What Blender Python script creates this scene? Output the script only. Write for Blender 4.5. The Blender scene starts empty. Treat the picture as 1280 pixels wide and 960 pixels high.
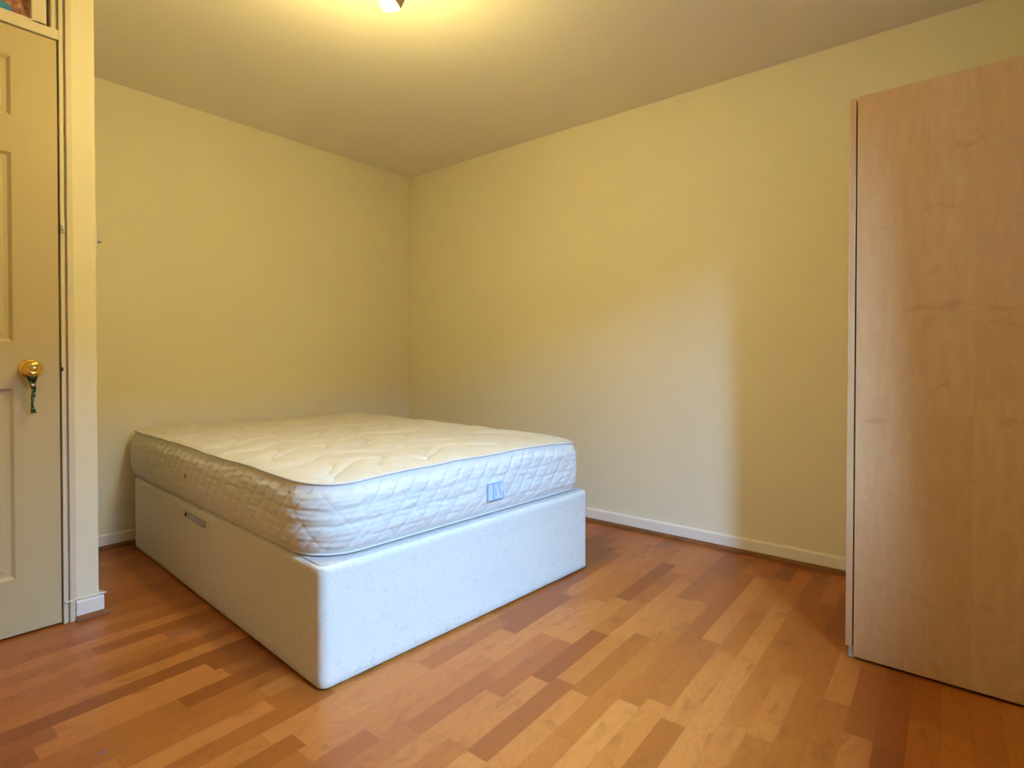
import bpy, bmesh, math, random
from mathutils import Vector, Matrix, noise
random.seed(7)
S = bpy.context.scene
C = S.collection
PI = math.pi

# ------------------------------------------------------------------ camera
cam_data = bpy.data.cameras.new('camera')
cam = bpy.data.objects.new('camera', cam_data); C.objects.link(cam)
F_PX, YAW, PITCH, ROLL = 700.9, 0.6820, -0.0128, 0.0008
cam_data.sensor_fit = 'HORIZONTAL'; cam_data.sensor_width = 36.0
cam_data.lens = 36.0 * F_PX / 1280
cam_data.shift_x = -1.318 / 1280
cam_data.shift_y = -21.859 / 1280
cam_data.clip_start = 0.02
fwd = Vector((-math.sin(YAW) * math.cos(PITCH), math.cos(YAW) * math.cos(PITCH), math.sin(PITCH)))
rgt = Vector((math.cos(YAW), math.sin(YAW), 0)); upv = rgt.cross(fwd)
r2 = math.cos(ROLL) * rgt + math.sin(ROLL) * upv
u2 = -math.sin(ROLL) * rgt + math.cos(ROLL) * upv
M = Matrix((r2, u2, -fwd)).transposed().to_4x4()
M.translation = Vector((3.4359, -2.9236, 0.9747))
cam.matrix_world = M
S.camera = cam

# ------------------------------------------------------------------ light
S.view_settings.view_transform = 'Standard'
S.view_settings.look = 'None'
S.view_settings.gamma = 1.0
S.view_settings.use_curve_mapping = False
S.view_settings.exposure = 0.0
LAMP_W, LAMP_COL = 34.5, (1.0, 0.81, 0.27)
DAY_W, DAY_COL = 2420.0, (0.275, 0.555, 1.0)
SKY_STRENGTH = 0.5

w = bpy.data.worlds.new('sky'); S.world = w; w.use_nodes = True
bgn = w.node_tree.nodes['Background']
bgn.inputs['Color'].default_value = (0.31, 0.61, 1.0, 1); bgn.inputs['Strength'].default_value = SKY_STRENGTH

def area(name, loc, target, sx, sy, watts, col, spread=180):
    l = bpy.data.lights.new(name, 'AREA'); l.shape = 'RECTANGLE'; l.size = sx; l.size_y = sy
    l.energy = watts; l.color = col; l.spread = math.radians(spread)
    o = bpy.data.objects.new(name, l); C.objects.link(o); o.location = loc
    d = Vector(target) - Vector(loc); o.rotation_euler = d.to_track_quat('-Z', 'Y').to_euler()
    return o
# daylight seen through the window of the right-hand wall (the open sky outside)
area('sky_daylight', (4.65, -2.27, 2.84), (3.65, -2.27, 2.60), 1.64, 1.25, DAY_W, DAY_COL, 175)

# ------------------------------------------------------------------ node helpers
def mat(name, rough=0.6, spec=0.5, metal=0.0, color=(0.8, 0.8, 0.8)):
    m = bpy.data.materials.new(name); m.use_nodes = True
    b = m.node_tree.nodes['Principled BSDF']
    b.inputs['Roughness'].default_value = rough
    b.inputs['Specular IOR Level'].default_value = spec
    b.inputs['Metallic'].default_value = metal
    b.inputs['Base Color'].default_value = (*color, 1)
    return m
class G:
    def __init__(s, m): s.m = m; s.t = m.node_tree; s.b = s.t.nodes['Principled BSDF']
    def n(s, typ, **kw):
        nd = s.t.nodes.new(typ)
        for k, v in kw.items(): setattr(nd, k, v)
        return nd
    def set(s, sock, v):
        if isinstance(v, bpy.types.NodeSocket): s.t.links.new(v, sock)
        else: sock.default_value = v
    def math(s, op, a, b=None, c=None):
        nd = s.n('ShaderNodeMath', operation=op); s.set(nd.inputs[0], a)
        if b is not None: s.set(nd.inputs[1], b)
        if c is not None: s.set(nd.inputs[2], c)
        return nd.outputs[0]
    def obj(s): return s.n('ShaderNodeTexCoord').outputs['Object']
    def mapping(s, vec, loc=(0, 0, 0), rot=(0, 0, 0), sc=(1, 1, 1)):
        nd = s.n('ShaderNodeMapping'); s.set(nd.inputs[0], vec)
        nd.inputs['Location'].default_value = loc; nd.inputs['Rotation'].default_value = rot; nd.inputs['Scale'].default_value = sc
        return nd.outputs[0]
    def noise(s, vec, scale, detail=3, rough=0.5, dist=0.0):
        nd = s.n('ShaderNodeTexNoise'); s.set(nd.inputs['Vector'], vec)
        nd.inputs['Scale'].default_value = scale; nd.inputs['Detail'].default_value = detail
        nd.inputs['Roughness'].default_value = rough; nd.inputs['Distortion'].default_value = dist
        return nd.outputs['Fac']
    def ramp(s, fac, stops, interp='LINEAR'):
        nd = s.n('ShaderNodeValToRGB'); s.set(nd.inputs[0], fac); cr = nd.color_ramp; cr.interpolation = interp
        while len(cr.elements) < len(stops): cr.elements.new(0.5)
        for e, (p, c) in zip(cr.elements, stops):
            e.position = p; e.color = (*c, 1) if len(c) == 3 else c
        return nd.outputs[0]
    def mix(s, fac, a, b, blend='MIX'):
        nd = s.n('ShaderNodeMix', data_type='RGBA', blend_type=blend)
        s.set(nd.inputs[0], fac)
        for i, v in ((6, a), (7, b)):
            if isinstance(v, tuple): v = (*v, 1)
            s.set(nd.inputs[i], v)
        return nd.outputs[2]
    def bump(s, h, strength=0.3, dist=0.002, normal=None):
        nd = s.n('ShaderNodeBump'); nd.inputs['Strength'].default_value = strength; nd.inputs['Distance'].default_value = dist
        s.set(nd.inputs['Height'], h)
        if normal is not None: s.set(nd.inputs['Normal'], normal)
        s.t.links.new(nd.outputs[0], s.b.inputs['Normal']); return nd.outputs[0]
    def color(s, c): s.set(s.b.inputs['Base Color'], c)
    def sep(s, v):
        nd = s.n('ShaderNodeSeparateXYZ'); s.set(nd.inputs[0], v); return nd.outputs
    def comb(s, x, y, z=0.0):
        nd = s.n('ShaderNodeCombineXYZ')
        for i, v in enumerate((x, y, z)): s.set(nd.inputs[i], v)
        return nd.outputs[0]
    def white(s, vec):
        nd = s.n('ShaderNodeTexWhiteNoise', noise_dimensions='3D'); s.set(nd.inputs['Vector'], vec); return nd.outputs['Value']

def paint(name, col, var=0.04, bump=0.25, scale=140, rough=0.7, blotch=None):
    m = mat(name, rough, 0.3); g = G(m); o = g.obj()
    n1 = g.noise(o, 1.7, 4, 0.6)
    a = tuple(c * (1 - var) for c in col); b = tuple(min(1, c * (1 + var)) for c in col)
    c = g.ramp(n1, [(0.3, a), (0.7, b)])
    if blotch:
        n2 = g.noise(o, blotch[0], 5, 0.7)
        c = g.mix(g.ramp(n2, [(blotch[1], (0, 0, 0)), (blotch[1] + 0.08, (1, 1, 1))]), c, blotch[2])
    g.color(c)
    g.bump(g.noise(o, scale, 4, 0.65), bump, 0.003)
    return m

M_WALL = paint('yellow_cream_wall_paint', (0.80, 0.72, 0.54), 0.02, 0.35, 120)
M_WALL_D = M_WALL
M_CEIL = paint('ceiling_paint', (0.84, 0.78, 0.70), 0.015, 0.5, 90)
M_SKIRT = paint('white_gloss_skirting', (0.82, 0.76, 0.68), 0.03, 0.1, 60, 0.4)
M_DOOR = paint('cream_door_paint', (0.555, 0.445, 0.26), 0.02, 0.08, 50, 0.38)
M_FRAME = paint('cream_frame_paint', (0.70, 0.60, 0.46), 0.04, 0.2, 40, 0.45, (38, 0.74, (0.35, 0.22, 0.14)))
M_WHITE = mat('white_plastic', 0.4, 0.5, 0, (0.8, 0.8, 0.8))

def floor_mat():
    m = mat('oak_strip_laminate', 0.34, 0.42); g = G(m)
    o = g.mapping(g.obj(), rot=(0, 0, -0.022))
    x, y, z = g.sep(o)
    W = 0.0665
    xr = g.math('DIVIDE', g.math('ADD', x, 0.03), W)
    row = g.math('FLOOR', xr)
    rnd = g.white(g.comb(row, 3.7, 1.1))
    rnd2 = g.white(g.comb(row, 9.3, 5.1))
    L = g.math('MULTIPLY_ADD', rnd2, 0.16, 0.33)
    # uneven block lengths: warp v a little by a per-row smooth noise
    wv = g.noise(g.comb(g.math('MULTIPLY', y, 1.0), g.math('MULTIPLY', row, 7.31), 0.0), 1.3, 1, 0.4)
    yy = g.math('ADD', y, g.math('MULTIPLY', wv, 0.35))
    v = g.math('ADD', g.math('DIVIDE', yy, L), g.math('MULTIPLY', rnd, 17.0))
    cell = g.math('FLOOR', v)
    idv = g.comb(row, cell, 2.3)
    tone = g.white(idv)
    tone2 = g.white(g.comb(cell, row, 8.8))
    # grain, a different cut of the timber in every block
    gx = g.math('ADD', g.math('MULTIPLY', x, 1.0), g.math('MULTIPLY', tone, 31.0))
    gy = g.math('ADD', g.math('MULTIPLY', y, 0.16), g.math('MULTIPLY', tone2, 17.0))
    gv = g.comb(gx, gy, 0.0)
    fine = g.noise(gv, 150, 4, 0.6)
    big = g.noise(g.comb(gx, g.math('ADD', g.math('MULTIPLY', y, 0.35), g.math('MULTIPLY', tone2, 17.0))), 13, 2, 0.5, 0.6)
    rings = g.math('FRACT', g.math('MULTIPLY', big, 7.0))
    rings = g.math('ABSOLUTE', g.math('SUBTRACT', rings, 0.5))
    base = g.ramp(tone, [(0.0, (0.24, 0.056, 0.007)), (0.12, (0.275, 0.068, 0.0085)), (0.26, (0.33, 0.088, 0.011)), (0.6, (0.385, 0.112, 0.016)), (1.0, (0.47, 0.155, 0.028))])
    c = g.mix(g.math('MULTIPLY', g.ramp(rings, [(0.0, (1, 1, 1)), (0.2, (0.15, 0.15, 0.15)), (0.5, (0, 0, 0))]), 0.22), base, (0.22, 0.058, 0.010))
    c = g.mix(g.ramp(fine, [(0.35, (0.16, 0.16, 0.16)), (0.6, (0, 0, 0))]), c, (0.20, 0.045, 0.006))
    # long soft brown flecks and knots
    fl = g.noise(g.comb(gx, g.math('ADD', g.math('MULTIPLY', y, 0.45), g.math('MULTIPLY', tone, 9.0))), 17, 3, 0.55, 0.8)
    c = g.mix(g.ramp(fl, [(0.57, (0, 0, 0)), (0.72, (0.5, 0.5, 0.5))]), c, (0.19, 0.046, 0.009))
    # joints
    fx = g.math('FRACT', xr); fy = g.math('FRACT', v)
    ex = g.math('MINIMUM', fx, g.math('SUBTRACT', 1.0, fx))
    ey = g.math('MULTIPLY', g.math('MINIMUM', fy, g.math('SUBTRACT', 1.0, fy)), 5.0)
    e = g.math('MINIMUM', ex, ey)
    joint = g.ramp(e, [(0.0, (1, 1, 1)), (0.022, (0, 0, 0))])
    c = g.mix(g.math('MULTIPLY', joint, 0.30), c, (0.14, 0.03, 0.008))
    # blue paint smears and specks left on the floor
    ob = g.sep(g.obj()); nz = g.noise(g.obj(), 42, 3, 0.7, 0.5)
    for sx, sy, r in ((STAINS[0]), (STAINS[1])):
        d = g.math('SQRT', g.math('ADD', g.math('POWER', g.math('SUBTRACT', ob[0], sx), 2.0), g.math('POWER', g.math('SUBTRACT', ob[1], sy), 2.0)))
        k = g.math('MULTIPLY', g.math('LESS_THAN', d, r), g.math('GREATER_THAN', nz, 0.56))
        c = g.mix(g.math('MULTIPLY', k, 0.5), c, (0.12, 0.11, 0.24))
    g.color(c)
    g.set(g.b.inputs['Roughness'], g.math('MULTIPLY_ADD', fine, 0.10, 0.27))
    g.bump(g.math('MULTIPLY_ADD', joint, -1.0, g.math('MULTIPLY', fine, 0.15)), 0.18, 0.001)
    return m
STAINS = ((1.265, -2.115, 0.040), (1.80, -2.50, 0.03))
M_FLOOR = floor_mat()

def fabric_mattress(name, col):
    m = mat(name, 0.85, 0.2); g = G(m); o = g.obj()
    vor = g.n('ShaderNodeTexVoronoi', feature='SMOOTH_F1'); g.set(vor.inputs['Vector'], o); vor.inputs['Scale'].default_value = 34
    n = g.noise(o, 22, 3, 0.6, 1.2)
    c = g.mix(g.ramp(n, [(0.46, (0, 0, 0)), (0.54, (1, 1, 1))]), tuple(x * 0.965 for x in col), col)
    g.color(c)
    h = g.math('ADD', g.noise(o, 420, 2, 0.5), g.math('MULTIPLY', n, 1.6))
    g.bump(h, 0.25, 0.0015)
    g.b.inputs['Sheen Weight'].default_value = 0.1
    return m
M_MAT = fabric_mattress('cream_damask_ticking', (0.72, 0.68, 0.60))
M_TOPP = fabric_mattress('cream_quilted_ticking', (0.67, 0.605, 0.465))
M_PIPE = mat('mattress_piping_tape', 0.8, 0.2, 0, (0.66, 0.62, 0.56))

def fabric_base():
    m = mat('divan_base_damask', 0.62, 0.35); g = G(m); o = g.obj()
    n = g.noise(o, 9, 2, 0.5, 2.2)
    b = g.math('ABSOLUTE', g.math('SUBTRACT', g.math('FRACT', g.math('MULTIPLY', n, 6.0)), 0.5))
    pat = g.ramp(b, [(0.05, (1, 1, 1)), (0.13, (0, 0, 0))])
    c = g.mix(g.math('MULTIPLY', pat, 0.55), (0.70, 0.655, 0.56), (0.625, 0.58, 0.49))
    # scuffs collected near the foot of the base
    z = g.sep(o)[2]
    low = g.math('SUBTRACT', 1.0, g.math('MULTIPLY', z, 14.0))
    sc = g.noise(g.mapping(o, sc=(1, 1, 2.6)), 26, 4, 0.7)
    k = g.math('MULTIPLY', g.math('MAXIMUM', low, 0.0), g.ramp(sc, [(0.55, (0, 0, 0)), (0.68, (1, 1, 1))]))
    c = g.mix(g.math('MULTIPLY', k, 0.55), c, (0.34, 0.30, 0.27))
    sp = g.noise(o, 55, 2, 0.5)
    c = g.mix(g.math('MULTIPLY', g.ramp(sp, [(0.775, (0, 0, 0)), (0.80, (1, 1, 1))]), 0.5), c, (0.25, 0.2, 0.16))
    g.color(c)
    g.bump(g.math('ADD', g.math('MULTIPLY', pat, 0.5), g.math('ADD', g.noise(o, 500, 2, 0.5), g.math('MULTIPLY', g.noise(o, 5, 2, 0.5), 3.0))), 0.2, 0.0016)
    return m
M_BASE = fabric_base()
def top_fabric():
    m = mat('knitted_platform_fabric', 0.9, 0.15); g = G(m); o = g.obj()
    n = g.noise(o, 60, 4, 0.7)
    g.color(g.ramp(n, [(0.35, (0.50, 0.45, 0.41)), (0.65, (0.62, 0.56, 0.52))]))
    g.bump(n, 0.6, 0.003); return m
M_TOPF = top_fabric()

def maple():
    m = mat('maple_laminate', 0.30, 0.5); g = G(m); o = g.obj(); x, y, z = g.sep(o)
    # planks running upright
    px = g.math('ADD', g.math('MULTIPLY', x, 9.5), 0.2)
    pl = g.math('FLOOR', px)
    pz = g.math('FLOOR', g.math('ADD', g.math('MULTIPLY', z, 1.1), g.math('MULTIPLY', g.white(g.comb(pl, 1.0, 2.0)), 3.0)))
    tone = g.white(g.comb(pl, pz, 4.0))
    base = g.ramp(tone, [(0, (0.545, 0.338, 0.176)), (0.5, (0.560, 0.350, 0.184)), (1, (0.582, 0.368, 0.196))])
    v = g.comb(g.math('ADD', x, g.math('MULTIPLY', tone, 3.0)), y, g.math('MULTIPLY', z, 0.22))
    gr = g.noise(v, 38, 4, 0.6, 0.4)
    c = g.mix(g.math('MULTIPLY', g.ramp(gr, [(0.4, (1, 1, 1)), (0.62, (0, 0, 0))]), 0.38), base, (0.468, 0.272, 0.132))
    fig = g.noise(g.comb(g.math('MULTIPLY', x, 0.35), y, g.math('ADD', z, g.math('MULTIPLY', x, 0.2))), 120, 2, 0.5)
    c = g.mix(g.math('MULTIPLY', g.ramp(fig, [(0.5, (0, 0, 0)), (0.7, (1, 1, 1))]), 0.12), c, (0.450, 0.248, 0.119))
    kn = g.noise(g.comb(x, y, g.math('MULTIPLY', z, 1.5)), 7.5, 3, 0.6, 0.8)
    c = g.mix(g.ramp(kn, [(0.62, (0, 0, 0)), (0.74, (0.55, 0.55, 0.55))]), c, (0.423, 0.216, 0.099))
    g.color(c); g.set(g.b.inputs['Roughness'], g.math('MULTIPLY_ADD', fig, 0.15, 0.27))
    g.bump(g.math('ADD', fig, g.math('MULTIPLY', g.noise(o, 6, 2, 0.5), 4.0)), 0.05, 0.001)
    return m
M_MAPLE = maple()
M_QUAD = mat('brown_quadrant_bead', 0.6, 0.2); g = G(M_QUAD); g.color(g.ramp(g.noise(g.mapping(g.obj(), sc=(1, 1, 8)), 18, 4, 0.6), [(0.35, (0.17, 0.065, 0.022)), (0.7, (0.27, 0.11, 0.04))]))
M_BRASS = mat('polished_brass', 0.16, 0.5, 1.0, (0.80, 0.53, 0.12))
M_STEEL = mat('dull_steel', 0.38, 0.5, 1.0, (0.50, 0.47, 0.42))
M_DARK = mat('dark_gap', 0.8, 0.1, 0, (0.05, 0.035, 0.025))
M_GREY = mat('grey_plastic', 0.5, 0.4, 0, (0.42, 0.43, 0.40))
M_WIRE = mat('white_cable_sheath', 0.45, 0.4, 0, (0.78, 0.72, 0.60))
M_RIBBON = mat('green_patterned_cloth', 0.85, 0.2); g = G(M_RIBBON); g.color(g.ramp(g.noise(g.obj(), 120, 2, 0.6), [(0.40, (0.010, 0.022, 0.014)), (0.50, (0.03, 0.10, 0.04)), (0.60, (0.012, 0.03, 0.02)), (0.66, (0.30, 0.40, 0.26))]))

# ------------------------------------------------------------------ mesh helpers
def link(name, me, m=None, parent=None, smooth=False):
    if m: me.materials.append(m)
    if smooth:
        for p in me.polygons: p.use_smooth = True
    o = bpy.data.objects.new(name, me); C.objects.link(o)
    if parent: o.parent = parent
    return o
def obj(name, bm, m=None, parent=None, smooth=False):
    me = bpy.data.meshes.new(name); bmesh.ops.recalc_face_normals(bm, faces=bm.faces); bm.to_mesh(me); bm.free()
    return link(name, me, m, parent, smooth)
def box(bm, x0, x1, y0, y1, z0, z1, bev=0.0, seg=2, edges=None):
    t = bmesh.new()
    v = [t.verts.new((x, y, z)) for z in (z0, z1) for y in (y0, y1) for x in (x0, x1)]
    for f in ((0, 1, 3, 2), (4, 6, 7, 5), (0, 4, 5, 1), (2, 3, 7, 6), (0, 2, 6, 4), (1, 5, 7, 3)): t.faces.new([v[i] for i in f])
    bmesh.ops.recalc_face_normals(t, faces=t.faces)
    if bev > 0: bmesh.ops.bevel(t, geom=list(t.edges), offset=bev, segments=seg, profile=0.5, affect='EDGES')
    merge(bm, t)
def merge(bm, t, M=None):
    if M is not None: bmesh.ops.transform(t, matrix=M, verts=t.verts)
    me = bpy.data.meshes.new('tmp'); t.to_mesh(me); t.free(); bm.from_mesh(me); bpy.data.meshes.remove(me)
def lathe(bm, prof, n=32, M=None):
    t = bmesh.new(); rings = []
    for r, h in prof:
        if r < 1e-6: rings.append([t.verts.new((0, 0, h))])
        else: rings.append([t.verts.new((r * math.cos(2 * PI * i / n), r * math.sin(2 * PI * i / n), h)) for i in range(n)])
    for a, b in zip(rings, rings[1:]):
        for i in range(n):
            j = (i + 1) % n
            if len(a) == 1 and len(b) == 1: continue
            if len(a) == 1: t.faces.new((a[0], b[i], b[j]))
            elif len(b) == 1: t.faces.new((a[i], b[0], a[j]))
            else: t.faces.new((a[i], b[i], b[j], a[j]))
    merge(bm, t, M)
def tube(bm, pts, r, n=8, closed=False):
    pts = [Vector(p) for p in pts]; rings = []; N = len(pts)
    for i, p in enumerate(pts):
        a = pts[(i - 1) % N] if (closed or i > 0) else p
        b = pts[(i + 1) % N] if (closed or i < N - 1) else p
        d = (b - a).normalized(); up = Vector((0, 0, 1)) if abs(d.z) < 0.9 else Vector((1, 0, 0))
        s = d.cross(up).normalized(); u = s.cross(d)
        rr = r(i / (N - 1)) if callable(r) else r
        rings.append([bm.verts.new(p + rr * (math.cos(2 * PI * k / n) * s + math.sin(2 * PI * k / n) * u)) for k in range(n)])
    for i in range(N if closed else N - 1):
        a, b = rings[i], rings[(i + 1) % N]
        for k in range(n):
            j = (k + 1) % n; bm.faces.new((a[k], a[j], b[j], b[k]))
    if not closed: bm.faces.new(rings[0]); bm.faces.new(rings[-1])
def sweep_profile(bm, prof, a, b, out):
    """prof: (distance out of wall, z) polygon, run from a to b along the wall"""
    a, b, out = Vector(a), Vector(b), Vector(out)
    r1 = [bm.verts.new(a + out * d + Vector((0, 0, z))) for d, z in prof]
    r2 = [bm.verts.new(b + out * d + Vector((0, 0, z))) for d, z in prof]
    n = len(prof)
    for i in range(n):
        j = (i + 1) % n; bm.faces.new((r1[i], r1[j], r2[j], r2[i]))
    bm.faces.new(r1); bm.faces.new(r2)
def struct(o): o['kind'] = 'structure'; return o
def thing(name, label, cat, loc=(0, 0, 0), rz=0, group=None):
    o = bpy.data.objects.new(name, None); C.objects.link(o); o.location = loc; o.rotation_euler = (0, 0, rz)
    o.empty_display_size = 0.1
    return tag(o, label, cat, group)
def tag(o, label, cat, group=None):
    o['label'] = label; o['category'] = cat
    if group: o['group'] = group
    return o

# ------------------------------------------------------------------ room shell
XR, YF, H = 3.75, -3.30, 2.40           # right wall, wall behind the camera, ceiling
DX, DYE = 0.863, -2.2665                # face and end of the partition with the door
T = 0.12
bm = bmesh.new(); box(bm, -T, XR + T + 0.2, YF - T, T, -0.1, 0); struct(obj('floor', bm, M_FLOOR))
bm = bmesh.new(); box(bm, -T, XR + T + 0.2, YF - T, T, H, H + 0.1); struct(obj('ceiling', bm, M_CEIL))
bm = bmesh.new(); box(bm, -T, 0, YF, 0, 0, H); struct(obj('wall_left', bm, M_WALL))
bm = bmesh.new(); box(bm, -T, XR, 0, T, 0, H); struct(obj('wall_back', bm, M_WALL))
bm = bmesh.new(); box(bm, -T, XR + 0.3, YF - T, YF, 0, H); struct(obj('wall_front', bm, M_WALL))
# right wall with a window opening
WY0, WY1, WZ0, WZ1, WT = -2.15, -1.54, 1.15, 2.05, 0.28
bm = bmesh.new()
box(bm, XR, XR + WT, YF, WY0, 0, H); box(bm, XR, XR + WT, WY1, T, 0, H)
box(bm, XR, XR + WT, WY0, WY1, 0, WZ0); box(bm, XR, XR + WT, WY0, WY1, WZ1, H)
struct(obj('wall_right', bm, M_WALL))
bm = bmesh.new()
xf = XR + WT - 0.07
for a in ((WY0, WY0 + 0.05, WZ0, WZ1), (WY1 - 0.05, WY1, WZ0, WZ1), (WY0 + 0.05, WY1 - 0.05, WZ0, WZ0 + 0.05), (WY0 + 0.05, WY1 - 0.05, WZ1 - 0.05, WZ1)):
    box(bm, xf, xf + 0.05, a[0], a[1], a[2], a[3], 0.004)
wf = struct(obj('window_1', bm, M_WHITE))
mg = bpy.data.materials.new('window_glass'); mg.use_nodes = True; nt = mg.node_tree; nt.nodes.clear()
no = nt.nodes.new('ShaderNodeOutputMaterial'); mx = nt.nodes.new('ShaderNodeMixShader'); tr = nt.nodes.new('ShaderNodeBsdfTransparent'); gl = nt.nodes.new('ShaderNodeBsdfGlossy')
gl.inputs['Roughness'].default_value = 0.02; mx.inputs[0].default_value = 0.05
nt.links.new(tr.outputs[0], mx.inputs[1]); nt.links.new(gl.outputs[0], mx.inputs[2]); nt.links.new(mx.outputs[0], no.inputs[0])
bm = bmesh.new(); box(bm, xf + 0.022, xf + 0.028, WY0 + 0.05, WY1 - 0.05, WZ0 + 0.05, WZ1 - 0.05); obj('window_pane', bm, mg, wf)
bm = bmesh.new(); box(bm, XR - 0.03, xf, WY0 - 0.03, WY1 + 0.03, WZ0 - 0.025, WZ0, 0.004)
o = obj('window_sill', bm, M_WHITE, wf)

# partition with the door opening, and its return to the left wall
DY1, DY0, DZ = -2.376, -3.150, 2.130     # leaf: latch edge, hinge edge, top
FY1, FY0 = -2.352, -3.172                # rough opening
bm = bmesh.new()
box(bm, DX - 0.10, DX, FY1, DYE, 0, H)
box(bm, DX - 0.10, DX, YF, FY0, 0, H)
box(bm, 0, DX - 0.10, DYE - 0.10, DYE, 0, H)
o = struct(obj('wall_partition', bm, M_WALL_D))

# skirting and the brown quadrant bead in front of it
SK = [(0, 0), (0.014, 0), (0.014, 0.068), (0.010, 0.075), (0, 0.075)]
def qprof(d0): return [(d0, 0)] + [(d0 + 0.017 * math.cos(t * PI / 10), 0.020 * math.sin(t * PI / 10)) for t in range(0, 6)]
def skirt(name, a, b, out):
    bm = bmesh.new(); sweep_profile(bm, SK, a, b, out); return struct(obj(name, bm, M_SKIRT))
def bead(name, a, b, out):
    bm = bmesh.new(); sweep_profile(bm, qprof(0.014), a, b, out); return struct(obj(name, bm, M_QUAD))
skirt('baseboard_back', (0.0, 0, 0), (XR, 0, 0), (0, -1, 0))
skirt('baseboard_left', (0, DYE, 0), (0, -0.014, 0), (1, 0, 0))
bead('trim_1', (0.014, 0, 0), (XR, 0, 0), (0, -1, 0))
bead('trim_2', (0, DYE + 0.014, 0), (0, -0.031, 0), (1, 0, 0))
bm = bmesh.new()
sweep_profile(bm, SK, (DX, -2.338, 0), (DX, DYE + 0.014, 0), (1, 0, 0))
sweep_profile(bm, SK, (0.014, DYE, 0), (DX, DYE, 0), (0, 1, 0))
struct(obj('baseboard_partition', bm, M_SKIRT))
bm = bmesh.new()
q = qprof(0.014)
sweep_profile(bm, q, (DX, -2.338, 0), (DX, DYE + 0.031, 0), (1, 0, 0))
sweep_profile(bm, q, (0.031, DYE, 0), (DX + 0.014, DYE, 0), (0, 1, 0))
struct(obj('trim_3', bm, M_QUAD))
skirt('baseboard_front', (DX, YF, 0), (XR, YF, 0), (0, 1, 0))
skirt('baseboard_right', (XR, YF + 0.014, 0), (XR, -0.014, 0), (-1, 0, 0))

# ------------------------------------------------------------------ door, frame and light over the door
door = bpy.data.objects.new('door_1', None); C.objects.link(door); door.location = (DX, DY1, 0); struct(door)
def dl(o): o.location = -door.location; return o      # mesh kept in room coordinates
def panelled_leaf():
    """six raised-and-fielded panels pressed into one leaf"""
    xf0, xb = DX - 0.006, DX - 0.041
    zb = 0.008
    bm = bmesh.new()
    ys = [DY0 + 0.002, DY0 + 0.115, (DY0 + DY1) / 2 - 0.055, (DY0 + DY1) / 2 + 0.055, -2.505, DY1 - 0.002]
    zs = [zb, 0.205, 0.872, 1.035, 1.690, 1.818, 2.022, DZ - 0.003]
    for i in range(5):
        for j in range(7):
            y0, y1, z0, z1 = ys[i], ys[i + 1], zs[j], zs[j + 1]
            if i in (1, 3) and j in (1, 3, 5):
                # nested frames: (inset, depth)
                st = [(0, 0), (0.010, -0.010), (0.022, -0.010), (0.045, -0.002), (0.05, -0.002)]
                loops = []
                for ins, d in st:
                    loops.append([bm.verts.new((xf0 + d, y, z)) for y, z in ((y0 + ins, z0 + ins), (y1 - ins, z0 + ins), (y1 - ins, z1 - ins), (y0 + ins, z1 - ins))])
                for a, b in zip(loops, loops[1:]):
                    for k in range(4): bm.faces.new((a[k], a[(k + 1) % 4], b[(k + 1) % 4], b[k]))
                bm.faces.new(loops[-1])
            else:
                bm.faces.new([bm.verts.new((xf0, y, z)) for y, z in ((y0, z0), (y1, z0), (y1, z1), (y0, z1))])
    Y0, Y1, Z0, Z1 = ys[0], ys[-1], zs[0], zs[-1]
    def quad(*p): bm.faces.new([bm.verts.new(q) for q in p])
    quad((xb, Y0, Z0), (xb, Y0, Z1), (xb, Y1, Z1), (xb, Y1, Z0))
    quad((xf0, Y0, Z0), (xb, Y0, Z0), (xb, Y1, Z0), (xf0, Y1, Z0))
    quad((xf0, Y0, Z1), (xf0, Y1, Z1), (xb, Y1, Z1), (xb, Y0, Z1))
    quad((xf0, Y0, Z0), (xf0, Y0, Z1), (xb, Y0, Z1), (xb, Y0, Z0))
    quad((xf0, Y1, Z0), (xb, Y1, Z0), (xb, Y1, Z1), (xf0, Y1, Z1))
    bmesh.ops.remove_doubles(bm, verts=bm.verts, dist=1e-5)
    return obj('door_leaf', bm, M_DOOR, door)
leaf = dl(panelled_leaf())
# frame: linings, architraves, head rail and the glazed light above
bm = bmesh.new()
box(bm, DX - 0.10, DX + 0.002, DY1 + 0.003, -2.3605, 0, H, 0.002)
box(bm, DX - 0.10, DX - 0.045, DY1 - 0.012, DY1 + 0.002, 0, DZ, 0.001)
box(bm, DX - 0.10, DX - 0.008, -2.3610, -2.354, 0, H)
box(bm, DX - 0.09, DX + 0.007, -2.3550, -2.336, 0, H, 0.003, 3)
box(bm, DX - 0.10, DX + 0.002, DY0 - 0.016, DY0 - 0.003, 0, H, 0.002)
box(bm, DX - 0.09, DX + 0.007, DY0 - 0.040, DY0 - 0.016, 0, H, 0.003, 3)
box(bm, DX - 0.10, DX + 0.004, DY0 - 0.003, DY1 + 0.003, DZ, DZ + 0.036, 0.003)
dl(obj('door_frame', bm, M_FRAME, door))
bm = bmesh.new()
tz0 = DZ + 0.034
ty1 = -2.393
box(bm, DX - 0.07, DX - 0.010, ty1, DY1 + 0.003, tz0, H, 0.004)
box(bm, DX - 0.06, DX - 0.003, ty1 - 0.055, ty1 - 0.012, tz0, H, 0.004)
box(bm, DX - 0.06, DX - 0.003, DY0, DY0 + 0.055, tz0, H, 0.004)
box(bm, DX - 0.06, DX - 0.003, DY0, ty1 - 0.012, tz0 - 0.006, tz0 + 0.012, 0.003)
dl(obj('transom_frame', bm, M_FRAME, door))
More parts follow.
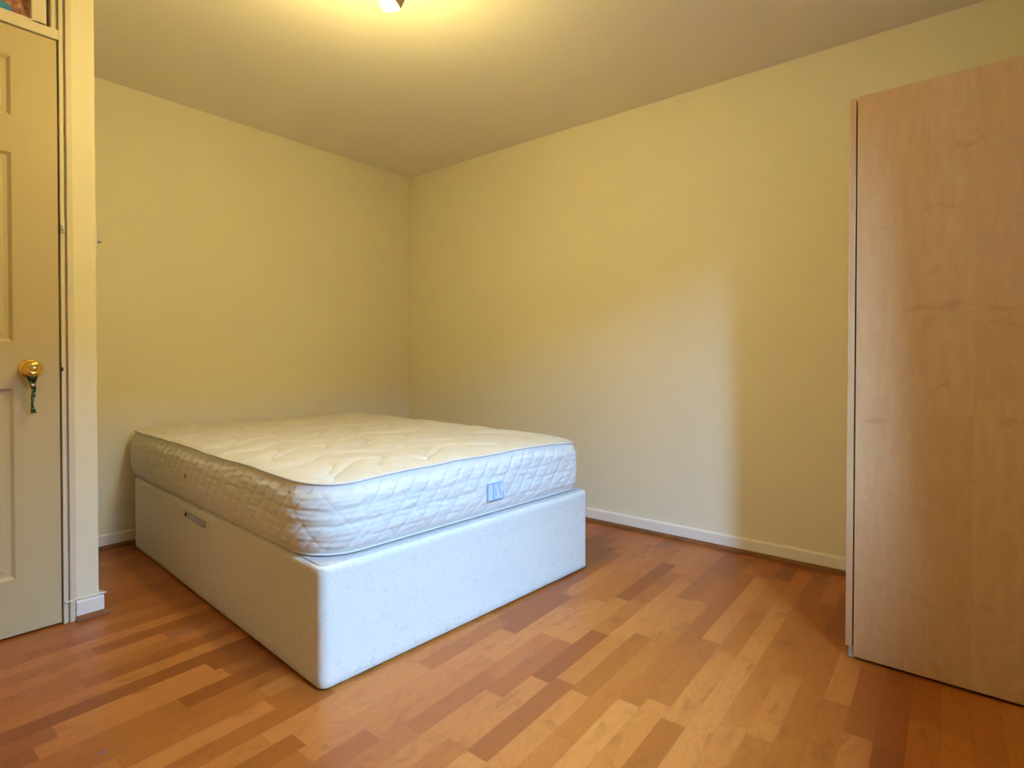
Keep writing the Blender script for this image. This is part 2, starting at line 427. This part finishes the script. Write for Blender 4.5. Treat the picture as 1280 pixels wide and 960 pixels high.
def poster():
    m = mat('colour_print', 0.35, 0.4); g = G(m); o = g.obj()
    n = g.noise(o, 14, 2, 0.5, 0.8); n2 = g.noise(g.mapping(o, loc=(3, 1, 2)), 22, 2, 0.5)
    c = g.ramp(n, [(0.34, (0.10, 0.04, 0.03)), (0.46, (0.38, 0.11, 0.06)), (0.56, (0.55, 0.30, 0.18)), (0.68, (0.50, 0.42, 0.30))])
    x, y, z = g.sep(o)
    d = g.math('ADD', g.math('POWER', g.math('MULTIPLY', g.math('ADD', y, 2.520), 1.0), 2.0), g.math('POWER', g.math('SUBTRACT', z, 2.185), 2.0))
    c = g.mix(g.math('LESS_THAN', g.math('ADD', d, g.math('MULTIPLY', n2, 0.0004)), 0.0010), c, (0.02, 0.26, 0.62))
    g.color(c); return m
bm = bmesh.new(); box(bm, DX - 0.035, DX - 0.030, DY0 + 0.05, ty1 - 0.05, tz0, H)
tp = obj('colour_print', bm, poster(), door); tp['label'] = 'colourful print behind the light over the door'; dl(tp)
bm = bmesh.new(); box(bm, DX - 0.026, DX - 0.022, DY0 + 0.05, ty1 - 0.05, tz0, H); dl(obj('transom_pane', bm, mg, door))

KY, KZ = -2.4607, 0.940
bm = bmesh.new()
RX = Matrix.Rotation(PI / 2, 4, 'Y')
lathe(bm, [(0, 0), (0.033, 0), (0.0335, 0.004), (0.030, 0.008), (0.017, 0.011), (0.0125, 0.016), (0.0120, 0.026), (0.017, 0.031), (0.0255, 0.038), (0.0285, 0.047), (0.0275, 0.056), (0.022, 0.0625), (0.0125, 0.065), (0.0115, 0.0635), (0.0105, 0.0635), (0, 0.0645)], 40,
      Matrix.Translation((DX - 0.0065, KY, KZ)) @ RX)
kn = dl(obj('door_knob', bm, M_BRASS, door, True)); kn['label'] = 'round polished brass knob'
bm = bmesh.new()
lathe(bm, [(0, 0), (0.0075, 0), (0.0075, 0.0025), (0.006, 0.003), (0, 0.003)], 20, Matrix.Translation((DX + 0.0575, KY, KZ)) @ RX)
o = obj('knob_button', bm, M_BRASS, kn, True)
# little steel staple of a slide bolt on the frame, and the latch hole
bm = bmesh.new()
box(bm, DX - 0.004, DX + 0.006, -2.3735, -2.3590, 1.432, 1.466, 0.002)
box(bm, DX + 0.005, DX + 0.010, -2.3715, -2.3610, 1.444, 1.454, 0.002)
for z in (1.439, 1.460): lathe(bm, [(0, 0.003), (0.0032, 0.002), (0.0038, 0)], 14, Matrix.Translation((DX + 0.0055, -2.3665, z)) @ RX)
o = dl(obj('bolt_keep', bm, M_STEEL, door)); o['label'] = 'small steel bolt keep on the frame'
bm = bmesh.new(); box(bm, DX - 0.003, DX + 0.0035, -2.3735, -2.3680, 0.930, 0.944, 0.001); dl(obj('latch_plate', bm, M_DARK, door))

# green strip of cloth looped over the knob
bm = bmesh.new()
nx = DX + 0.024
loop = []
for i in range(17):
    a = PI * (0.0 + i / 16.0)
    loop.append((nx + 0.004 * math.sin(a), KY - 0.016 * math.cos(a), KZ + 0.0175 * math.sin(a)))
loop = [(nx + 0.004, KY - 0.003, KZ - 0.052)] + loop + [(nx + 0.006, KY + 0.003, KZ - 0.052)]
tube(bm, loop, 0.0042, 8)
def ribbon(bm, pts, wid, th=0.003):
    rows = []
    for (x, y, z), wd, tw in zip(pts, wid, [0.3 * math.sin(i * 1.1) for i in range(len(pts))]):
        dy, dx = wd / 2 * math.cos(tw), wd / 2 * math.sin(tw)
        rows.append([bm.verts.new((x + sx * dx + st * th / 2, y + sx * dy, z)) for sx, st in ((-1, 1), (1, 1), (1, -1), (-1, -1))])
    for a, b in zip(rows, rows[1:]):
        for k in range(4): bm.faces.new((a[k], a[(k + 1) % 4], b[(k + 1) % 4], b[k]))
    bm.faces.new(rows[0]); bm.faces.new(rows[-1])
# the wide fold under the knob
ribbon(bm, [(nx + 0.002, KY - 0.004, KZ - 0.012), (nx + 0.004, KY - 0.001, KZ - 0.026), (nx + 0.005, KY, KZ - 0.040), (nx + 0.005, KY + 0.001, KZ - 0.053)], [0.036, 0.031, 0.022, 0.010], 0.006)
ribbon(bm, [(nx + 0.004, KY + 0.001 + 0.0025 * math.sin(i * 0.9), KZ - 0.056 - 0.0125 * i) for i in range(9)], [0.013, 0.013, 0.010, 0.012, 0.009, 0.007, 0.007, 0.012, 0.015], 0.005)
lathe(bm, [(0, -0.007), (0.005, -0.0055), (0.0078, 0), (0.005, 0.0055), (0, 0.007)], 14, Matrix.Translation((nx + 0.005, KY + 0.001, KZ - 0.055)))
rb = obj('cloth_strip', bm, M_RIBBON); tag(rb, 'green patterned strip of cloth tied around the brass door knob', 'ribbon')
bm = bmesh.new(); lathe(bm, [(0, 0.003), (0.0035, 0.002), (0.0045, 0)], 14, Matrix.Translation((nx + 0.0115, KY + 0.0, KZ - 0.056)) @ RX)
o = obj('button', bm, mat('white_button', 0.3, 0.5, 0, (0.8, 0.75, 0.68)), rb, True); o['label'] = 'small white button'

# dimmer switch on the return of the partition
sw = thing('dimmer_switch', 'steel dimmer switch plate seen edge-on at the partition corner', 'light switch', (DX - 0.052, DYE, 1.438))
bm = bmesh.new(); box(bm, -0.043, 0.043, 0, 0.008, -0.040, 0.040, 0.0015); obj('switch_plate', bm, M_STEEL, sw)
bm = bmesh.new(); lathe(bm, [(0, 0), (0.010, 0), (0.010, 0.018), (0.0085, 0.021), (0, 0.021)], 24, Matrix.Translation((0.012, 0.006, -0.006)) @ Matrix.Rotation(-PI / 2, 4, 'X'))
obj('dimmer_knob', bm, M_STEEL, sw, True)

# thin cable tacked along the top of the skirting
bm = bmesh.new()
pts = []
for i in range(15):
    t = i / 14.0
    y = -2.372 + t * (DYE + 0.020 + 2.372)
    z = 0.082 if t > 0.35 else 0.082 - 0.010 * (1 - math.cos((0.35 - t) / 0.35 * PI / 2 * 0.6))
    pts.append((DX + 0.009 + (0.004 if t > 0.3 else -0.001) + 0.001 * math.sin(i * 2.1), y, z + 0.0012 * math.sin(i * 1.7)))
pts += [(DX + 0.005, DYE + 0.018, 0.080), (DX - 0.02, DYE + 0.010, 0.079), (DX - 0.10, DYE + 0.008, 0.079)]
tube(bm, pts, 0.0030, 8)
tag(obj('cable', bm, M_WIRE, None, True), 'thin white cable running along the top of the short skirting by the door', 'cable')

# ------------------------------------------------------------------ divan bed
BX, BY, BR = 1.9838, -2.0172, 0.0551
BL, BW, BH = 1.905, 1.352, 0.364
# local frame: +x runs from the foot to the head (towards the left wall), +y across the bed to the back wall
def bed_matrix(): return Matrix.Translation((BX, BY, 0)) @ Matrix.Rotation(-BR, 4, 'Z') @ Matrix.Diagonal((-1, 1, 1, 1))
RB = bed_matrix()
def bobj(name, bm, m, parent, smooth=False):
    bmesh.ops.transform(bm, matrix=RB, verts=bm.verts)
    return obj(name, bm, m, parent, smooth)
def at_origin(o, root):
    o.data.transform(Matrix.Translation(-root.location)); return o

def rrect_path(x0, x1, y0, y1, radii, step):
    """counter-clockwise closed outline with its own radius at (x0,y0),(x1,y0),(x1,y1),(x0,y1)"""
    pts = []
    cs = [((x0, y0), (1, 1), PI), ((x1, y0), (-1, 1), 1.5 * PI), ((x1, y1), (-1, -1), 0), ((x0, y1), (1, -1), 0.5 * PI)]
    segs = []
    for (cx, cy), (sx, sy), a0 in cs:
        pass
    raw = []
    for k, ((cx, cy), (sx, sy), a0) in enumerate(cs):
        r = radii[k]; ox, oy = cx + sx * r, cy + sy * r
        n = max(6, int(r * PI / 2 / step) + 1)
        for i in range(n + 1):
            a = a0 + PI / 2 * i / n
            raw.append((ox + r * math.cos(a), oy + r * math.sin(a)))
    out = []
    N = len(raw)
    for i in range(N):
        a, b = raw[i], raw[(i + 1) % N]
        d = math.dist(a, b); m = max(1, int(round(d / step)))
        if d < 1e-9: continue
        for j in range(m): out.append((a[0] + (b[0] - a[0]) * j / m, a[1] + (b[1] - a[1]) * j / m))
    return out
def normals(path):
    N = len(path); res = []
    for i in range(N):
        a, b = path[i - 1], path[(i + 1) % N]
        dx, dy = b[0] - a[0], b[1] - a[1]; l = math.hypot(dx, dy) or 1
        res.append((dy / l, -dx / l))
    return res
def sstep(a, b, x):
    t = max(0.0, min(1.0, (x - a) / (b - a))); return t * t * (3 - 2 * t)

base = thing('divan_base', 'cream fabric divan bed base standing on the wooden floor', 'bed base', (BX, BY, 0))
SEAM = 0.986
def base_section(x0, x1, radii, fold):
    path = rrect_path(x0, x1, 0.0, BW, radii, 0.02)
    nrm = normals(path); bm = bmesh.new()
    zs = [0.006, 0.010, 0.03, 0.077, 0.079, 0.081, 0.12, 0.17, 0.22, 0.279, 0.281, 0.283, 0.31, 0.34, BH - 0.008, BH - 0.003, BH]
    rings = []
    for z in zs:
        ring = []
        for (x, y), (nx_, ny_) in zip(path, nrm):
            d = 0.0
            if z < 0.008: d -= 0.003
            if z > BH - 0.005: d -= 0.004 if z < BH - 0.001 else 0.009
            if abs(z - 0.281) < 0.001 or abs(z - 0.079) < 0.001: d -= 0.00012 * fold
            d += 0.0022 * noise.noise(Vector((x * 3.1, y * 3.1, z * 2.5))) * (1 if 0.02 < z < BH - 0.02 else 0.3)
            zz = z + (0.0025 * noise.noise(Vector((x * 5, y * 5, 4.0))) if z > BH - 0.01 else 0)
            ring.append(bm.verts.new((x + nx_ * d, y + ny_ * d, zz)))
        rings.append(ring)
    n = len(path)
    for a, b in zip(rings, rings[1:]):
        for i in range(n): bm.faces.new((a[i], a[(i + 1) % n], b[(i + 1) % n], b[i]))
    bm.faces.new(rings[0]); bm.faces.new(rings[-1])
    return at_origin(bobj('base_section', bm, M_BASE, base, True), base)
def flat_ends(o):
    me = o.data
    for p in me.polygons:
        if abs(p.normal.z) > 0.8: p.use_smooth = False
s1 = base_section(0.0, SEAM - 0.0015, (0.030, 0.006, 0.006, 0.030), 1); flat_ends(s1)
s2 = base_section(SEAM + 0.0015, BL, (0.006, 0.03, 0.03, 0.006), 0.5); flat_ends(s2)
for x0, x1, rr in ((0.012, SEAM - 0.002, (0.028, 0.004, 0.004, 0.028)), (SEAM + 0.002, BL - 0.012, (0.004, 0.028, 0.028, 0.004))):
    path = rrect_path(x0, x1, 0.010, BW - 0.010, rr, 0.03); bm = bmesh.new(); rings = []
    for t, z in ((1.0, BH - 0.002), (0.9985, BH + 0.0035), (0.99, BH + 0.005), (0.7, BH + 0.005)):
        cx, cy = (x0 + x1) / 2, BW / 2
        rings.append([bm.verts.new((cx + (x - cx) * t, cy + (y - cy) * t, z)) for x, y in path])
    n = len(path)
    for a, b in zip(rings, rings[1:]):
        for i in range(n): bm.faces.new((a[i], a[(i + 1) % n], b[(i + 1) % n], b[i]))
    bm.faces.new(rings[-1]); bm.faces.new(rings[0])
    o = at_origin(bobj('top_cover', bm, M_TOPF, base), base); o['label'] = 'beige knitted fabric cover on top of the base'
# steel linking plate screwed across the joint of the two halves
bm = bmesh.new(); t = bmesh.new(); box(t, -0.115, 0.115, -0.003, 0, -0.0125, 0.0125, 0.003, 2)
PM = Matrix.Translation((1.018, -0.0005, 0.316)) @ Matrix.Rotation(-0.02, 4, 'Y')
merge(bm, t, PM); lp = at_origin(bobj('linking_plate', bm, M_STEEL, base), base); lp['label'] = 'steel plate screwed across the joint of the base'
for sx in (-0.098, 0.098):
    bm = bmesh.new(); lathe(bm, [(0, 0.0045), (0.005, 0.004), (0.008, 0.001), (0.0085, 0)], 18, PM @ Matrix.Translation((sx, -0.003, 0)) @ Matrix.Rotation(PI / 2, 4, 'X'))
    at_origin(bobj('screw', bm, M_DARK if sx > 0 else M_STEEL, lp, True), base)

# mattress
MX0, MX1, MY0, MY1 = 0.016, 1.972, -0.012, 1.336
MZ0, MZ1 = BH + 0.007, 0.603
mt = thing('mattress', 'cream quilted double mattress lying on the divan base', 'mattress', (BX, BY, MZ0))
MR = (0.165, 0.10, 0.11, 0.095)
mpath = rrect_path(MX0, MX1, MY0, MY1, MR, 0.005); mnrm = normals(mpath)
# arc length along the border
arc = [0.0]
for i in range(1, len(mpath)): arc.append(arc[-1] + math.dist(mpath[i - 1], mpath[i]))
def prof_in(v):
    """inset of the border at height v (0 bottom .. 1 top)"""
    b = 0.024 * (1 - sstep(-0.05, 0.30, v)) ** 1.6
    tp_ = 0.016 * sstep(0.72, 1.0, v) ** 1.5
    return b + tp_ - 0.006 * math.sin(PI * v)
def rim_z(x, y):
    z = 0.006 * noise.noise(Vector((x * 1.6, y * 1.6, 0.5))) + 0.0035 * noise.noise(Vector((x * 7, y * 7, 1.5)))
    z -= 0.010 * math.exp(-((x - MX0) ** 2 + (y - MY0) ** 2) / 0.06)
    z -= 0.014 * math.exp(-((x - MX0) ** 2 + (y - MY1) ** 2) / 0.03)
    return z
def line_d(a, period):
    f = a / period; f = abs(f - round(f)); return f * period
def quilt(s, h, v):
    wv = 0.006 * noise.noise(Vector((s * 6, h * 9, 7.7)))
    d1 = line_d(s + 0.85 * h + wv, 0.070); d2 = line_d(s - 0.80 * h - wv + 0.03, 0.140)
    e1 = math.exp(-abs(d1) / 0.0060); e2 = math.exp(-abs(d2) / 0.0055)
    q = -0.0058 * e1 - 0.0018 * e2
    for k, hh in enumerate((0.050, 0.103, 0.150)):
        dd = h - hh - 0.007 * noise.noise(Vector((s * 5, k * 3.3, 2.0)))
        q -= 0.0046 * math.exp(-abs(dd) / 0.0055) * max(0.0, 0.62 + 0.8 * noise.noise(Vector((s * 11, k, 5.0))))
    # short puckers that run along the border between the stitched lines
    q += 0.0024 * noise.noise(Vector((s * 14, h * 85, 3.0))) + 0.0024 * noise.noise(Vector((s * 6, h * 36, 9.0)))
    return q * sstep(0.02, 0.14, v) * (1 - sstep(0.86, 0.99, v))
bm = bmesh.new(); NV = 60; rings = []
hgt = MZ1 - MZ0
for j in range(NV + 1):
    v = j / NV; ring = []
    for i, ((x, y), (ax, ay)) in enumerate(zip(mpath, mnrm)):
        d = -prof_in(v) + quilt(arc[i], v * hgt, v) + 0.0
        z = MZ0 + v * hgt + rim_z(x, y) * v
        ring.append(bm.verts.new((x + ax * d, y + ay * d, z)))
    rings.append(ring)
n = len(mpath)
for a, b in zip(rings, rings[1:]):
    for i in range(n): bm.faces.new((a[i], a[(i + 1) % n], b[(i + 1) % n], b[i]))
bm.faces.new(rings[0]); bm.faces.new(rings[-1])
bo = at_origin(bobj('side_border', bm, M_MAT, mt, True), mt); bo['label'] = 'diamond quilted border'

def topq(x, y):
    # big scalloped quilting: curved stitched lines
    a = x + 0.055 * math.sin(y * 2 * PI / 0.40) + 0.01 * noise.noise(Vector((x * 4, y * 4, 0)))
    b = y + 0.055 * math.sin(x * 2 * PI / 0.40) + 0.01 * noise.noise(Vector((x * 4, y * 4, 5)))
    d1 = line_d(a, 0.20); d2 = line_d(b + 0.06, 0.20)
    q = -0.0120 * math.exp(-abs(d1) / 0.020) - 0.0120 * math.exp(-abs(d2) / 0.020)
    q += 0.0050 * noise.noise(Vector((x * 5.5, y * 5.5, 1.0))) + 0.0030 * noise.noise(Vector((x * 16, y * 16, 2.0)))
    return q
bm = bmesh.new(); NT = 130; rings = []
cx, cy = (MX0 + MX1) / 2, (MY0 + MY1) / 2
for j in range(NT):
    t = 1 - (j / NT) ** 1.0
    ring = []
    for i, ((x, y), (ax, ay)) in enumerate(zip(mpath, mnrm)):
        ex, ey = x - ax * 0.014, y - ay * 0.014
        px, py = cx + (ex - cx) * t, cy + (ey - cy) * t
        # distance to the edge
        de = (1 - t) * min(MX1 - cx, 0.66)
        z = MZ1 + rim_z(x, y) * t ** 2 + 0.024 * (1 - math.exp(-de / 0.045)) - 0.006 * (1 - t) + topq(px, py) * sstep(0.0, 0.05, de) - 0.001
        ring.append(bm.verts.new((px, py, z)))
    rings.append(ring)
for a, b in zip(rings, rings[1:]):
    for i in range(n): bm.faces.new((a[i], a[(i + 1) % n], b[(i + 1) % n], b[i]))
cv = bm.verts.new((cx, cy, MZ1 + 0.014))
for i in range(n): bm.faces.new((rings[-1][i], rings[-1][(i + 1) % n], cv))
at_origin(bobj('top_panel', bm, M_TOPP, mt, True), mt)
for v, r_, nm in ((1.0, 0.0042, 'piping'), (0.02, 0.0036, 'piping')):
    bm = bmesh.new(); pts = []
    for i in range(0, len(mpath), 2):
        (x, y), (ax, ay) = mpath[i], mnrm[i]
        d = -prof_in(v) + 0.001
        pts.append((x + ax * d, y + ay * d, MZ0 + v * hgt + rim_z(x, y) * v + (0.0 if v > 0.5 else 0.001)))
    tube(bm, pts, r_, 8, True); at_origin(bobj(nm, bm, M_PIPE, mt, True), mt)
# round air vent in the long side
bm = bmesh.new(); lathe(bm, [(0.0085, 0), (0.0085, 0.003), (0.0065, 0.004), (0.0045, 0.003), (0.0045, 0.001), (0, 0.001)], 20, Matrix.Translation((1.085, MY0 + 0.0015 - 0.003, 0.487)) @ Matrix.Rotation(PI / 2, 4, 'X'))
o = at_origin(bobj('air_vent', bm, mat('brass_eyelet', 0.45, 0.4, 0.6, (0.30, 0.20, 0.07)), mt, True), mt); o['label'] = 'small brown eyelet vent'
# care label sewn on the foot end
bm = bmesh.new(); LY0, LY1, LZ0, LZ1 = 0.690, 0.782, 0.430, 0.500
LX = MX0 - 0.0085
M_LAB = mat('label_satin', 0.5, 0.4, 0, (0.58, 0.65, 0.74)); M_LPR = mat('label_blue_print', 0.5, 0.4, 0, (0.30, 0.46, 0.72))
box(bm, LX - 0.001, LX + 0.003, LY0, LY1, LZ0, LZ1, 0.0008); lab = at_origin(bobj('care_label', bm, M_LAB, mt), mt); lab['label'] = 'pale care label with blue outline'
bm = bmesh.new()
def strip(y0, z0, y1, z1, wd):
    t = bmesh.new(); L_ = math.hypot(y1 - y0, z1 - z0); box(t, -0.0016, 0.0012, 0, L_, -wd / 2, wd / 2)
    merge(bm, t, Matrix.Translation((LX - 0.0015, y0, z0)) @ Matrix.Rotation(math.atan2(z1 - z0, y1 - y0), 4, 'X'))
strip(LY0, LZ0 + 0.0025, LY1, LZ0 + 0.002, 0.004); strip(LY0, LZ1 - 0.005, LY1 - 0.012, LZ1 - 0.003, 0.004)
strip(LY0 + 0.002, LZ0, LY0 + 0.002, LZ1 - 0.004, 0.004); strip(LY0 + 0.034, LZ0, LY0 + 0.032, LZ1 - 0.004, 0.0055)
strip(LY0 + 0.046, LZ0 + 0.015, LY0 + 0.046, LZ0 + 0.042, 0.003); strip(LY0 + 0.060, LZ1 - 0.010, LY0 + 0.076, LZ0 + 0.012, 0.0035)
strip(LY1 - 0.002, LZ0, LY1 - 0.008, LZ0 + 0.030, 0.003)
at_origin(bobj('label_print', bm, M_LPR, lab), mt)

# ------------------------------------------------------------------ wardrobe
WX0, WX1, WYN, WYF, WH = 3.154, 3.725, -0.820, -0.040, 1.818
wd = thing('wardrobe', 'tall pale maple wardrobe standing side-on against the right wall', 'wardrobe', (WX0, WYN, 0))
def wobj(name, bm, m=M_MAPLE, parent=None, smooth=False):
    o = obj(name, bm, m, parent or wd, smooth); return at_origin(o, wd)
B = 0.010
bm = bmesh.new(); box(bm, WX0, WX1, WYN, WYN + 0.018, B, WH, 0.0012); wobj('side_panel', bm)
bm = bmesh.new(); box(bm, WX0, WX1, WYF - 0.018, WYF, B, WH, 0.0012); wobj('side_panel', bm)
bm = bmesh.new(); box(bm, WX0, WX1 - 0.004, WYN + 0.018, WYF - 0.018, WH - 0.018, WH, 0.001); wobj('top_panel', bm)
bm = bmesh.new(); box(bm, WX0 + 0.002, WX1 - 0.004, WYN + 0.018, WYF - 0.018, 0.060, 0.078); wobj('bottom_panel', bm)
bm = bmesh.new(); box(bm, WX1 - 0.004, WX1, WYN + 0.018, WYF - 0.018, B, WH - 0.002); wobj('back_panel', bm, M_WHITE)
bm = bmesh.new(); box(bm, WX0 + 0.02, WX0 + 0.036, WYN + 0.018, WYF - 0.018, B, 0.060); wobj('plinth', bm)
ym = (WYN + WYF) / 2
for y0, y1, ky in ((WYN + 0.001, ym - 0.0015, ym - 0.04), (ym + 0.0015, WYF - 0.001, ym + 0.04)):
    bm = bmesh.new(); box(bm, WX0 - 0.0235, WX0 - 0.0045, y0, y1, 0.040, WH - 0.004, 0.0012); d = wobj('door', bm)
    bm = bmesh.new(); t = bmesh.new(); tube(t, [(0, 0, -0.06), (-0.014, 0, -0.055), (-0.02, 0, -0.035), (-0.02, 0, 0.035), (-0.014, 0, 0.055), (0, 0, 0.06)], 0.004, 8)
    merge(bm, t, Matrix.Translation((WX0 - 0.0235, ky, 0.98)))
    # handles sit behind the door edge as seen from the room's middle only
    wobj('handle', bm, M_STEEL, d, True)
for x, y in ((WX0 - 0.006, WYN + 0.018), (WX1 - 0.05, WYN + 0.009), (WX0 + 0.012, WYF - 0.02), (WX1 - 0.05, WYF - 0.009)):
    bm = bmesh.new(); box(bm, x - 0.010, x + 0.010, y - 0.008, y + 0.014, 0, 0.0385 if x < WX0 else B, 0.002); wobj('foot', bm, M_GREY)

# ------------------------------------------------------------------ ceiling light
LX_, LY_ = 1.958, -1.728
lt = thing('ceiling_spotlight', 'small lit spotlight with a glowing bulb hanging from the ceiling', 'ceiling light', (LX_, LY_, H))
M_LM = mat('satin_cream_metal', 0.35, 0.5, 0.2, (0.60, 0.50, 0.34))
bm = bmesh.new(); lathe(bm, [(0, 0), (0.055, 0), (0.055, -0.012), (0.048, -0.02), (0, -0.022)], 32); obj('ceiling_plate', bm, M_LM, lt, True)
hd = Vector((0.020, 0.012, -0.208))
bm = bmesh.new(); tube(bm, [(0, 0, -0.015), (0.008, 0.005, -0.10), (0.019, 0.011, -0.188)], 0.006, 8); obj('arm', bm, M_LM, lt, True)
axis = Vector((-0.52, -0.40, -0.75)).normalized()
Q = axis.to_track_quat('Z', 'Y').to_matrix().to_4x4()
bm = bmesh.new()
lathe(bm, [(0.0, -0.030), (0.018, -0.029), (0.022, -0.018), (0.028, 0.0), (0.036, 0.030), (0.039, 0.052), (0.037, 0.052), (0.034, 0.030), (0.026, 0.0), (0.018, -0.014), (0, -0.016)], 32, Matrix.Translation(hd) @ Q)
obj('lamp_head', bm, M_LM, lt, True)
M_BULB = mat('lit_bulb', 0.3); g = G(M_BULB); g.b.inputs['Emission Color'].default_value = (1, 0.86, 0.60, 1); g.b.inputs['Emission Strength'].default_value = 14
bm = bmesh.new()
lathe(bm, [(0, -0.01), (0.010, -0.008), (0.011, 0.015), (0.020, 0.030), (0.027, 0.045), (0.029, 0.058), (0.027, 0.070), (0.018, 0.081), (0.009, 0.086), (0, 0.087)], 24, Matrix.Translation(hd) @ Q)
bulb = obj('bulb', bm, M_BULB, lt, True); bulb['label'] = 'glowing bulb'
l = bpy.data.lights.new('bulb_light', 'POINT'); l.energy = LAMP_W; l.color = LAMP_COL; l.shadow_soft_size = 0.03
lo = bpy.data.objects.new('bulb_light', l); C.objects.link(lo); lo.parent = lt
lo.location = hd + axis * 0.122
